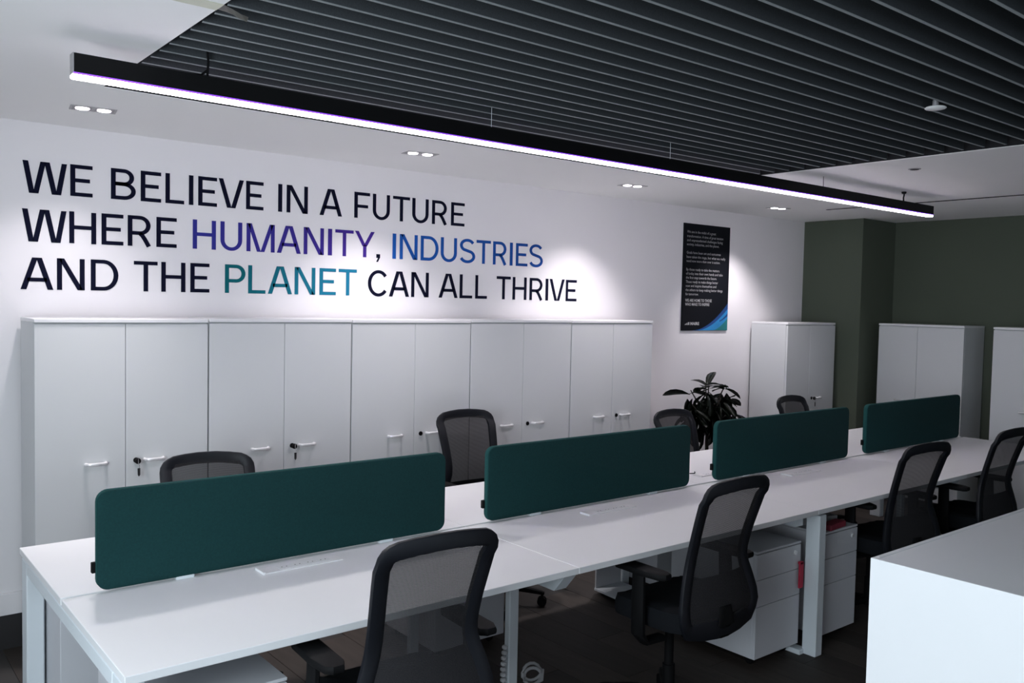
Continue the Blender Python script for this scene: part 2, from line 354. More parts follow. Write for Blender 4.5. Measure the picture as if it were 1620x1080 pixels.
def glyph(ch, w):
    s, b, h = SW, SB, H
    if ch == 'I': return R_(0, w, 0, h)
    if ch == 'E': return R_(0, s, 0, h)+R_(s, w, 0, b)+R_(s, w, h-b, h)+R_(s, w*0.88, h*0.5-b*0.45, h*0.5+b*0.55)
    if ch == 'F': return R_(0, s, 0, h)+R_(s, w, h-b, h)+R_(s, w*0.88, h*0.46-b*0.5, h*0.46+b*0.5)
    if ch == 'L': return R_(0, s, 0, h)+R_(s, w, 0, b)
    if ch == 'H': return R_(0, s, 0, h)+R_(w-s, w, 0, h)+R_(s, w-s, h*0.5-b*0.45, h*0.5+b*0.55)
    if ch == 'T': return R_((w-s)/2, (w+s)/2, 0, h-b)+R_(0, w, h-b, h)
    if ch == 'N': return R_(0, s, 0, h)+R_(w-s, w, 0, h)+D_(0.3*s, w-1.4*s, h, 0, 1.12*s)
    if ch == 'M': return R_(0, s, 0, h)+R_(w-s, w, 0, h)+D_(0.3*s, w/2-0.95*s, h, 0, s)+D_(w-1.3*s, w/2-0.05*s, h, 0, s)
    if ch == 'V': d = 1.08*s; return D_(0, w/2-d*0.95, h, 0, d)+D_(w-d, w/2-d*0.05, h, 0, d)
    if ch == 'W':
        d = 1.05*s; a = w*0.245
        return D_(0, a-d*0.85, h, 0, d)+D_(w/2-d*0.85, a-d*0.15, h, 0, d)+D_(w/2-d*0.15, w-a-d*0.85, h, 0, d)+D_(w-d, w-a-d*0.15, h, 0, d)
    if ch == 'A':
        d = 1.1*s; return D_(w/2-d*0.85, 0, h, 0, d)+D_(w/2-d*0.15, w-d, h, 0, d)+R_(w*0.2, w*0.8, h*0.25, h*0.25+b)
    if ch == 'Y': d = 1.08*s; return D_(0, w/2-d*0.6, h, h*0.42, d)+D_(w-d, w/2-d*0.4, h, h*0.42, d)+R_((w-s)/2, (w+s)/2, 0, h*0.46)
    if ch == ',': return R_(0.1*w, w, 0, 0.022)+D_(0.55*w, 0.1*w, 0.001, -0.024, 0.4*w)
    if ch == 'U':
        r = w/2-s/2
        return strip([(s/2, h), (s/2, h*0.36)]+arc(w/2, h*0.36, r, h*0.36-b/2+0.002, 180, 360)[1:]+[(w-s/2, h)])
    if ch == 'C':
        return strip(arc(w/2, h/2, w/2-s/2, h/2-b/2+0.0025, 38, 322, 26))
    if ch == 'D':
        return R_(0, s, 0, h)+strip([(s*0.9, h-b/2), (w*0.46, h-b/2)]+arc(w*0.46, h/2, w*0.54-s/2, h/2-b/2, 88, -88, 16)+[(w*0.46, b/2), (s*0.9, b/2)])
    if ch in 'PR':
        m = h*0.43; c = (h-b/2+m)/2; ry = (h-b/2-m)/2; x = w*(0.55 if ch == 'P' else 0.5); rx = w*(1.0 if ch == 'P' else 0.94)-s/2-x
        g = R_(0, s, 0, h)+strip([(s*0.9, h-b/2), (x, h-b/2)]+arc(x, c, rx, ry, 88, -88, 14)+[(x, m), (s*0.9, m)])
        if ch == 'R': g += strip([(w*0.48, m), (w*0.60, m-0.012), (w*0.70, m-0.03), (w*0.87, 0)], 1.0)
        return g
    if ch == 'B':
        m = h*0.51; g = R_(0, s, 0, h); x = w*0.52
        for lo, hi, e in ((b/2, m, 1.0), (m, h-b/2, 0.93)):
            g += strip([(s*0.9, hi), (x, hi)]+arc(x, (lo+hi)/2, w*e-s/2-x, (hi-lo)/2, 88, -88, 14)+[(x, lo), (s*0.9, lo)])
        return g
    if ch == 'S':
        rx = w/2-s/2; P = arc(w/2, h*0.735, rx*0.94, h*0.265-b/2+0.002, 25, 235, 16)
        Q = arc(w/2, h*0.275, rx, h*0.275-b/2+0.002, 55, -160, 16)
        return strip(P+Q)
    return []
LINES = [
 ((-0.00429, 0.02412, 2.31385), (-0.00155, 0.01344, 2.16871), [
  ('WE', [('W', 0.797, 0.192), ('E', 1.003, 0.101)]), ('BELIEVE', [('B', 1.189, 0.119), ('E', 1.332, 0.101), ('L', 1.455, 0.096), ('I', 1.576, 0.023), ('E', 1.625, 0.101), ('V', 1.735, 0.14), ('E', 1.888, 0.1)]),
  ('IN', [('I', 2.075, 0.024), ('N', 2.126, 0.13)]), ('A', [('A', 2.331, 0.145)]),
  ('FUTURE', [('F', 2.558, 0.106), ('U', 2.684, 0.12), ('T', 2.826, 0.123), ('U', 2.967, 0.122), ('R', 3.116, 0.121), ('E', 3.264, 0.108)])]),
 ((-0.00273, 0.01614, 2.09169), (-0.00296, 0.01637, 1.93694), [
  ('WHERE', [('W', 0.794, 0.192), ('H', 0.998, 0.122), ('E', 1.145, 0.103), ('R', 1.269, 0.119), ('E', 1.41, 0.103)]),
  ('HUMANITY', [('H', 1.597, 0.124), ('U', 1.746, 0.121), ('M', 1.892, 0.164), ('A', 2.07, 0.145), ('N', 2.233, 0.127), ('I', 2.387, 0.026), ('T', 2.434, 0.121), ('Y', 2.565, 0.134)]),
  (',', [(',', 2.71, 0.029)]),
  ('INDUSTRIES', [('I', 2.827, 0.025), ('N', 2.879, 0.131), ('D', 3.034, 0.136), ('U', 3.188, 0.127), ('S', 3.336, 0.129), ('T', 3.475, 0.12), ('R', 3.615, 0.122), ('I', 3.761, 0.025), ('E', 3.815, 0.105), ('S', 3.934, 0.128)])]),
 ((-0.00274, 0.01475, 1.86235), (-0.00172, 0.00892, 1.71365), [
  ('AND', [('A', 0.786, 0.141), ('N', 0.943, 0.124), ('D', 1.095, 0.129)]), ('THE', [('T', 1.299, 0.117), ('H', 1.435, 0.124), ('E', 1.585, 0.102)]),
  ('PLANET', [('P', 1.772, 0.115), ('L', 1.903, 0.1), ('A', 2.018, 0.145), ('N', 2.179, 0.129), ('E', 2.335, 0.106), ('T', 2.459, 0.121)]),
  ('CAN', [('C', 2.657, 0.147), ('A', 2.806, 0.146), ('N', 2.968, 0.131)]), ('ALL', [('A', 3.177, 0.15), ('L', 3.343, 0.103), ('L', 3.471, 0.098)]),
  ('THRIVE', [('T', 3.651, 0.122), ('H', 3.792, 0.125), ('R', 3.945, 0.126), ('I', 4.094, 0.025), ('V', 4.132, 0.144), ('E', 4.289, 0.108)])])]
WCOL = {'HUMANITY': ((0.032, 0.032, 0.26), (0.055, 0.022, 0.25), 'purple lettering of the word HUMANITY'),
        'INDUSTRIES': ((0.012, 0.10, 0.42), (0.012, 0.065, 0.28), 'blue lettering of the word INDUSTRIES'),
        'PLANET': ((0.004, 0.13, 0.155), (0.012, 0.18, 0.30), 'teal lettering of the word PLANET')}
sl = thing('wall_lettering', 'large navy, purple, blue and teal capital lettering on the white wall above the cabinets', 'wall lettering', (0.78, -0.0005, 1.72))
for pt, pb, words in LINES:
    for word, letters in words:
        wo = link('word', None, sl)
        if word in WCOL: wo['label'] = WCOL[word][2]
        for i, (ch, x, w) in enumerate(letters):
            zb = pb[0]*x*x+pb[1]*x+pb[2]; zt = pt[0]*x*x+pt[1]*x+pt[2]
            if word in WCOL:
                a, bcol, _ = WCOL[word]; k = i/max(1, len(letters)-1)
                m = mat('vinyl_letter', tuple(p*(1-k)+q*k for p, q in zip(a, bcol)), 0.8, spec=0.15)
            else: m = m_navy
            g = MB()
            for poly in glyph(ch, w): g.prism(poly, 1, -0.0018, 0.0)
            o = g.build('letter', m, wo, loc=(x-0.78, 0, zb-1.72)); o.scale = (1, 1, (zt-zb)/H)

# ------------------------------------------------------------------ poster
PX, PZ, PW, PH = 5.573, 1.499, 0.602, 0.882
po = thing('poster', 'dark navy poster with pale text and a blue swoosh on the white wall', 'poster', (PX, -0.0005, PZ))
MB().box(0, PW, -0.012, 0, 0, PH, bev=0.001, seg=1).build('board', m_poster, po)
def swoosh(name, m, lo, hi, y):
    q = MB(); n = len(lo)
    for i in range(n-1): q.prism([lo[i], lo[i+1], hi[i+1], hi[i]], 1, y, -0.012)
    q.build(name, m, po)
def curve(x0, z0, x1, z1, p, n=14): return [(x0+(x1-x0)*i/n, z0+(z1-z0)*(i/n)**p) for i in range(n+1)]
swoosh('deep_blue_band', m_deep, curve(0.14, 0.001, 0.60, 0.001, 1), curve(0.14, 0.002, 0.60, 0.235, 1.9), -0.0122)
swoosh('sky_blue_band', m_sky, curve(0.22, 0.001, 0.60, 0.001, 1), curve(0.22, 0.004, 0.60, 0.185, 1.75), -0.0125)
swoosh('deep_blue_streak', m_deep, curve(0.49, 0.075, 0.60, 0.125, 1.4), curve(0.49, 0.085, 0.60, 0.15, 1.4), -0.0127)
swoosh('teal_band', m_teal, curve(0.42, 0.001, 0.60, 0.001, 1), curve(0.42, 0.004, 0.60, 0.105, 1.5), -0.0129)
def text(s, x, z, size, width=None, bold=0.0, name='text_line'):
    cu = bpy.data.curves.new('t', 'FONT'); cu.body = s; cu.size = size; cu.offset = bold; cu.resolution_u = 2
    to = bpy.data.objects.new('t', cu); COL.objects.link(to)
    me = bpy.data.meshes.new_from_object(to.evaluated_get(bpy.context.evaluated_depsgraph_get()))
    bpy.data.objects.remove(to); bpy.data.curves.remove(cu)
    me.materials.clear(); me.materials.append(m_txt)
    xs = [v.co.x for v in me.vertices] or [0, 1]; k = width/(max(xs)-min(xs)) if width else 1.0
    me.transform(Matrix.Rotation(PI/2, 4, 'X') @ Matrix.Diagonal((k, 1, 1, 1)))
    return link(name, me, po, (x, -0.0131, z))
# (line, height in the photo's poster as a fraction from the top, width fraction)
TX = [('We are in the midst of a great', .075, .63), ('transformation. A time of great tension', .115, .80), ('and unprecedented challenges facing', .153, .79), ('society, industries, and the planet.', .191, .71),
      ('Goals have been set and outcomes', .268, .75), ('have taken the stage, but what we really', .308, .86), ('need now more than ever is action.', .346, .74),
      ('By those ready to take the matters', .425, .73), ('of today into their own hands and take', .463, .81), ('the first step towards the future.', .501, .68),
      ('Those ready to make things better', .540, .71), ('now and inspire themselves and', .578, .67), ('the others to keep making better things', .616, .82), ('for tomorrow.', .655, .28)]
for s, fz, wd in TX: text(s, 0.035, PH*(1-fz)-0.012, 0.030, wd*PW*0.98)
text('WE ARE HOME TO THOSE', 0.035, PH*(1-0.715)-0.012, 0.033, 0.57*PW, 0.0005)
text('WHO MAKE TO INSPIRE', 0.035, PH*(1-0.752)-0.012, 0.033, 0.52*PW, 0.0005)
text('MAIRE', 0.105, 0.047, 0.034, 0.115, 0.0012, 'logo_text')
q = MB()
for x, h, w in ((0.037, 0.010, 0.018), (0.053, 0.017, 0.018), (0.070, 0.023, 0.022)):
    q.prism([(x, 0.047), (x+w*0.55, 0.047), (x+w, 0.047+h), (x+w*0.5, 0.047+h)], 1, -0.0131, -0.012)
q.prism([(0.086, 0.047), (0.095, 0.047), (0.095, 0.07), (0.089, 0.07)], 1, -0.0131, -0.012)
q.build('logo_mark', m_txt, po)

# ------------------------------------------------------------------ cabinets
CH = 1.589
def cabinet(name, label, x, y, w, d, rotz=0.0, h=CH, group=None, split=0.5, keyed=False, locked=True, cap_over=0.004):
    t = thing(name, label, 'cabinet', (x, y, 0), rotz, group)
    MB().box(0.001, w-0.001, 0.02, d, 0.06, h-0.018, bev=0.001, seg=1).build('carcass', m_cab, t)
    MB().box(0.01, w-0.01, 0.03, d-0.01, 0.0, 0.06).build('plinth', m_pot, t)
    MB().box(0.0, w, -cap_over, d, h-0.018, h, bev=0.002, seg=1).build('top_panel', m_edge, t)
    sx = w*split
    for side, (a, b) in enumerate(((0.0015, sx-0.0012), (sx+0.0012, w-0.0015))):
        do = MB().box(a, b, 0.0, 0.0185, 0.062, h-0.024, bev=0.0012, seg=1).build('door', m_cab, t)
        hx0, hx1 = (sx-0.175, sx-0.088) if side == 0 else (sx+0.087, sx+0.174)
        q = MB(); z = 0.913
        q.tube([(hx0, 0.001, z), (hx0+0.003, -0.018, z), (hx0+0.012, -0.026, z), (hx1-0.012, -0.026, z), (hx1-0.003, -0.018, z), (hx1, 0.001, z)], [(0.008, 0.008)]*6, 8, ref=(0, 0, 1))
        q.build('handle', m_handle, do, True)
        if side == 1 and locked:
            MB().lathe([(0.013, 0.001), (0.013, -0.004), (0.009, -0.006), (0.0085, -0.0035)], 14, (sx+0.047, 0, z), 1).build('lock', m_black, do, True)
    if keyed:
        kx = sx+0.047
        c, s_ = math.cos(rotz), math.sin(rotz)
        k = thing('key', keyed, 'key', (x+c*kx+s_*0.006, y+s_*kx-c*0.006, 0.913), rotz)
        MB().box(-0.0015, 0.0015, -0.02, 0.0, -0.004, 0.004).box(-0.0015, 0.0015, -0.036, -0.018, -0.012, 0.012, bev=0.001, seg=1).build('key_blade', m_silver, k)
        MB().lathe([(0.012, -0.034), (0.014, -0.03), (0.014, -0.02), (0.012, -0.016)], 12, (0, 0, 0), 1).build('key_head', m_black, k, True)
        MB().tube([(0, -0.03, -0.008), (0.006, -0.03, -0.022), (0.004, -0.03, -0.036)], 0.0016, 6).build('ring', m_silver, k, True)
        MB().prism([(-0.003, -0.034), (0.009, -0.034), (0.009, -0.066), (0.003, -0.074), (-0.002, -0.066)], 1, -0.032, -0.029).build('fob', m_dark, k)
    return t
BX = [0.78, 1.564, 2.368, 3.193, 4.04, 4.857]
CL = ['white two-door cabinet at the left end of the row, key in its lock',
      'white two-door cabinet second from the left in the row, key in its lock',
      'white two-door cabinet in the middle of the row of five under the lettering',
      'white two-door cabinet fourth from the left in the row under the lettering',
      'white two-door cabinet at the right end of the row, nearest the plant']
SPL = [1.167, 1.966, 2.784, 3.615, 4.443]
for i in range(5):
    w = BX[i+1]-BX[i]-0.005
    key = [False]*5
    key[0] = 'small key with dark fob hanging in the lock of the leftmost wall cabinet'
    key[1] = 'small key with dark fob in the lock of the second wall cabinet from the left'
    cabinet('storage_cabinet', CL[i], BX[i], -0.345, w, 0.315, 0, CH+(0.003 if i in (1, 3) else 0), 'row of white cabinets under the lettering', (SPL[i]-BX[i])/w, key[i], True)
cabinet('storage_cabinet', 'white two-door cabinet standing between the plant and the green column', 6.496, -0.40, 0.743, 0.37, 0, 1.577, None, 0.465,
        'small key hanging in the lock of the cabinet by the green column', True, 0.0)
cabinet('storage_cabinet', 'white two-door cabinet at the green end wall, nearer the column', 7.48, -0.682, 0.745, 0.385, -PI/2, 1.583, 'white cabinets at the green end wall', 0.474)
cabinet('storage_cabinet', 'white cabinet at the green end wall cut by the right picture edge', 7.48, -1.655, 0.80, 0.385, -PI/2, 1.583, 'white cabinets at the green end wall', 0.5)
# the low cabinet close to the camera
t = thing('low_cabinet', 'large white low cabinet standing closest to the camera on the right', 'cabinet', (2.017, -3.614, 0))
DX, DY = 1.6, -0.9
MB().box(0, 0.018, DY, 0, 0.05, 1.1, bev=0.002).build('end_panel', m_lam, t)
MB().box(0.0185, DX, -0.014, 0, 0.05, 1.1, bev=0.002).build('back_panel', m_lam, t)
MB().box(0.0187, DX, DY+0.02, -0.0143, 1.078, 1.0985, bev=0.001, seg=1).build('top_panel', m_lam, t)
MB().box(0.02, DX, DY, DY+0.018, 0.05, 1.097, bev=0.001).build('door', m_lam, t)
MB().box(0.03, DX-0.02, DY+0.05, -0.02, 0.0, 0.05).build('plinth', m_pot, t)

# ------------------------------------------------------------------ bench desk
DX0, DLEN, DF, DM, DN, DZ = 0.6096, 1.5757, -1.0001, -1.6928, -2.4114, 0.74
bd = thing('bench_desk', 'long white eight-seat bench desk running down the middle of the room', 'desk', (DX0, DM, 0))
TT = 0.024
for i in range(4):
    a, b = i*DLEN+0.001, (i+1)*DLEN-0.001
    MB().box(a, b, DN-DM, -0.013, DZ-TT, DZ, bev=0.0015, seg=1).build('desktop', m_lam, bd)
    MB().box(a, b, 0.003, DF-DM, DZ-TT, DZ, bev=0.0015, seg=1).build('desktop', m_lam, bd)
    # central channel between the two desktops
    MB().box(a+0.05, b-0.05, -0.06, 0.05, 0.60, 0.606).box(a+0.05, b-0.05, -0.062, -0.057, 0.606, 0.70).box(a+0.05, b-0.05, 0.047, 0.052, 0.606, 0.70).build('cable_tray', m_steel, bd)
for y in (DN-DM+0.27, -0.05, 0.04, DF-DM-0.27):
    MB().box(0.04, 4*DLEN-0.04, y-0.02, y+0.02, 0.675, 0.702).build('rail', m_steel, bd)
LW = 0.06
def leg(x, y, z1=0.703, w=LW, d=0.09): MB().box(x-w/2, x+w/2, y-d/2, y+d/2, 0, z1, bev=0.004, seg=1).build('leg', m_steel, bd)
for x, ys in ((LW/2+0.008, (DN-DM+0.10, DF-DM-0.05)), (4*DLEN-LW/2-0.008, (DN-DM+0.06, DF-DM-0.05))):
    for y in ys: leg(x, y)
    MB().box(x-LW/2, x+LW/2, ys[0]+0.045, ys[1]-0.045, 0.655, 0.703, bev=0.004, seg=1).build('end_beam', m_steel, bd)
    MB().box(x-0.006, x+0.012, ys[0]-0.03, ys[1]+0.03, 0.703, DZ-TT).build('spacer', m_steel, bd)
for j, ys in ((1, (-2.027-DM, -1.30-DM)), (2, (-2.355-DM, -1.06-DM)), (3, (-2.02-DM, -1.30-DM))):
    x = j*DLEN
    for y in ys: leg(x+(0.075 if j == 2 else 0), y, 0.70, LW if j == 2 else 0.048, 0.032 if j != 2 else 0.075)
    b = MB().prism([(-2.37-DM, 0.703), (-2.31-DM, 0.632), (-1.10-DM, 0.632), (-1.04-DM, 0.703)] if j != 2 else [(-2.31-DM, 0.703), (-2.31-DM, 0.64), (-1.10-DM, 0.64), (-1.10-DM, 0.703)], 0, x-0.03, x+0.03)
    b.build('cross_beam', m_steel, bd)
MB().box(2*DLEN+0.01, 2*DLEN+0.07, -2.33-DM, -2.10-DM, 0.0, 0.025, bev=0.003, seg=1).build('foot_plate', m_steel, bd)
def socket_box(x0, x1, y0, y1):
    m = MB().box(x0-DX0, x1-DX0, y0-DM, y1-DM, DZ, DZ+0.004, bev=0.001, seg=1).build('socket_module', m_edge, bd)
    n = 4; w = (x1-x0-0.10)/n
    MB().box(x0-DX0-0.008, x0-DX0, y0-DM-0.004, y1-DM+0.004, DZ, DZ+0.009, bev=0.001, seg=1).build('raised_rim', m_edge, m)
    for i in range(n):
        cx = x0-DX0+0.06+w*(i+0.5)
        MB().box(cx-0.024, cx+0.024, y0-DM+0.01, y1-DM-0.01, DZ+0.004, DZ+0.0055, bev=0.0005, seg=1).build('socket', m_lam, m)
        MB().lathe([(0.0025, 0), (0.0025, 0.0004)], 8, (cx-0.009, (y0+y1)/2-DM, DZ+0.0055)).lathe([(0.0025, 0), (0.0025, 0.0004)], 8, (cx+0.009, (y0+y1)/2-DM, DZ+0.0055)).build('socket_hole', m_dark, m)
socket_box(1.228, 1.53, -1.835, -1.768); socket_box(2.762, 3.07, -1.872, -1.815); socket_box(4.38, 4.68, -1.86, -1.79); socket_box(5.95, 6.25, -1.86, -1.79)
socket_box(3.92, 4.2, -1.58, -1.525)

SL_ = ['nearest and largest-looking teal felt desk screen, at the left end of the bench',
       'second teal felt desk screen from the left along the bench',
       'third teal felt desk screen from the left along the bench',
       'farthest teal felt desk screen, at the right end of the bench']
for i in range(4):
    x0 = DX0+0.1027+i*DLEN; w = 1.3509
    t = thing('desk_screen', SL_[i], 'desk screen', (x0, -1.7062, 0.750), 0, 'teal desk screens on the bench')
    MB().prism(rrect(0, w, 0, 0.3235, 0.036, 6), 1, -0.016, 0.016, bev=0.005).build('panel', m_screen, t, True)
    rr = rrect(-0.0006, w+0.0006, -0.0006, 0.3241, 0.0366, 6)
    MB().tube([(u, 0, v) for u, v in rr], [(0.001, 0.0112)]*len(rr), 8, closed=True, ref=(0, 1, 0), flat=0.5).build('edge_light_band', m_edge_light, t, True)  # added band with light on the screen edges painted in
    for cx in (0.28, w-0.28): MB().box(cx-0.03, cx+0.03, -0.012, 0.012, -0.0098, 0.004).build('clamp', m_steel, t)
    MB().box(-0.013, 0.01, 0.004, 0.02, 0.055, 0.09, bev=0.002, seg=1).build('end_clip', m_black, t)

# ------------------------------------------------------------------ pedestals
def pedestal(label, x, y, w=0.42, d=0.5, h=0.56, rotz=0.0, bottom=0.045):
    t = thing('pedestal', label, 'pedestal', (x, y, 0), rotz, 'white pedestals under the bench')
    MB().box(0.002, w-0.002, 0.02, d, bottom, h-0.012, bev=0.002, seg=1).build('body', m_ped, t)
    MB().box(0.0, w, 0.0, d, h-0.011, h, bev=0.002, seg=1).build('top_panel', m_ped, t)
    H_ = h-0.014-bottom; zs = [bottom, bottom+H_*0.50, bottom+H_*0.755, bottom+H_]
    for i in range(3):
        dr = MB().box(0.001, w-0.001, 0.0, 0.019, zs[i]+0.0015, zs[i+1]-0.0015, bev=0.0015, seg=1).build('drawer', m_ped, t)
        if i == 2: MB().lathe([(0.013, 0.002), (0.013, -0.004), (0.009, -0.007), (0.004, -0.0065)], 14, (w-(0.035 if w > 0.38 else 0.05), 0, zs[3]-0.038), 1).build('lock', m_handle, dr, True)
    for cx in (0.05, w-0.05):
        for cy in (0.06, d-0.06):
            MB().lathe([(0.02, -0.011), (0.0225, -0.007), (0.0225, 0.007), (0.02, 0.011)], 14, (cx, cy, 0.0225), 0).build('caster', m_black, t, True)
    return t
pedestal('white three-drawer pedestal under the near left corner of the bench', 0.70, -2.29, 0.405, 0.52, 0.57)
pedestal('white three-drawer pedestal with a red ribbon at its corner, left of the desk leg', 3.44, -2.30, 0.36, 0.52, 0.56)
pedestal('white three-drawer pedestal with red and grey boxes on top, right of the desk leg', 3.968, -2.318, 0.325, 0.52, 0.575)
pedestal('white pedestal under the far left corner of the bench, its back showing', 0.995, -0.85, 0.31, 0.46, 0.60, PI)
pedestal('white pedestal under the far desks behind the slim desk leg', 2.70, -0.88, 0.42, 0.46, 0.57, PI)
pedestal('white pedestal under the far desks nearest the white floor stand', 4.21, -0.90, 0.33, 0.40, 0.57, PI)
o = MB().box(-0.016, 0.016, -0.006, 0.004, -0.13, 0.0, bev=0.002, seg=1).box(-0.012, 0.012, -0.006, 0.01, -0.012, 0.001, bev=0.001, seg=1).build('red_ribbon', m_red, None, loc=(3.785, -2.312, 0.46))
tag(o, 'short crimson ribbon hanging at the corner of the pedestal left of the desk leg', 'ribbon')
o = MB().box(-0.085, 0.085, -0.03, 0.03, 0, 0.03, bev=0.004).build('red_box', m_pink, None, loc=(4.11, -2.285, 0.5755), rot=(0, 0, 0.1))
tag(o, 'flat dark red box lying on top of the right pedestal', 'box')
o = MB().box(-0.10, 0.10, -0.05, 0.05, 0, 0.04, bev=0.003).build('grey_carton', m_carton, None, loc=(4.14, -2.17, 0.5755), rot=(0, 0, -0.2))
tag(o, 'grey carton behind the dark red box on the right pedestal', 'box')
t = thing('floor_stand', 'low white L-shaped stand on the floor under the far desks', 'stand', (3.66, -1.22, 0))
MB().prism([(-0.09, -0.11), (0.10, -0.09), (0.12, 0.12), (0.04, 0.13), (-0.05, 0.10)], 2, 0.0, 0.022).build('base_feet', m_black, t)
MB().prism([(-0.10, -0.125), (0.125, -0.105), (0.14, 0.14), (-0.08, 0.135)], 2, 0.022, 0.036, bev=0.002).build('base_plate', m_steel, t)
MB().box(-0.075, 0.135, 0.125, 0.137, 0.036, 0.32, bev=0.002, seg=1).build('back_panel', m_ped, t)
# cables
t = thing('cable_spine', 'white jointed cable spine standing beside the slim desk leg', 'cable guide', (2.148, -2.03, 0))
for k in range(15):
    z = 0.02+k*0.022
    MB().lathe([(0.007, -0.008), (0.012, -0.004), (0.012, 0.004), (0.007, 0.008)], 10, (0.004*math.sin(k*0.5), 0, z)).build('segment', m_cable, t, True)
MB().lathe([(0.02, 0.0), (0.02, 0.008), (0.008, 0.012)], 16).build('foot', m_cable, t, True)
def coil(x, y, r, n, seed):
    R = random.Random(seed); P = []
    for i in range(n*16+1):
        a = 2*PI*i/16; rr = r*(0.8+0.25*math.sin(i*0.19+seed))
        P.append((x+rr*math.cos(a), y+0.02*math.sin(i*0.31), r+0.006+rr*math.sin(a)*0.95+0.01*(i/16)))
    return P
P = coil(0, 0, 0.052, 2, 1)
zmin = min(p[2] for p in P)
o = MB().tube([(a, b, c-zmin+0.0065) for a, b, c in P]+[(0.02, -0.04, 0.03), (-0.06, -0.03, 0.0095), (-0.16, -0.01, 0.0075), (-0.24, 0.01, 0.0075)], 0.007, 7).build('coiled_cable', m_cable, None, True, loc=(2.50, -1.80, 0))
tag(o, 'coil of white cable lying at the foot of the slim desk leg', 'cable')

o = MB().tube([(-0.03, 0.012, 0.0032), (0.0, 0.0, 0.0032), (0.028, 0.022, 0.0032), (0.036, 0.03, 0.0032)], 0.003, 6).build('cable_end', m_black, None, True, loc=(3.955, -1.50, 0.741))
tag(o, 'short black cable end lying on the far desktop between second and third screen', 'cable')
# ------------------------------------------------------------------ chairs
def outline(t):
    """half width and y offset of the backrest at height t (0 bottom .. 1 top)"""
    K = [(0.0, 0.160, -0.250), (0.05, 0.206, -0.258), (0.14, 0.232, -0.262), (0.27, 0.216, -0.250), (0.44, 0.182, -0.238), (0.60, 0.180, -0.256), (0.80, 0.189, -0.292), (0.92, 0.193, -0.316), (1.0, 0.187, -0.330)]
    n = len(K)
    for i in range(n-1):
        if t <= K[i+1][0] or i == n-2:
            a, b = K[i], K[i+1]; h = b[0]-a[0]; k = (t-a[0])/h; out = []
            for q in (1, 2):
                def sl(m):
                    if m == 0: return (K[1][q]-K[0][q])/(K[1][0]-K[0][0])
                    if m == n-1: return (K[m][q]-K[m-1][q])/(K[m][0]-K[m-1][0])
                    return (K[m+1][q]-K[m-1][q])/(K[m+1][0]-K[m-1][0])
                m0, m1 = sl(i)*h, sl(i+1)*h
                out.append((2*k**3-3*k*k+1)*a[q]+(k**3-2*k*k+k)*m0+(-2*k**3+3*k*k)*b[q]+(k**3-k*k)*m1)
            return out[0], out[1]
ZB, ZT = 0.40, 1.0
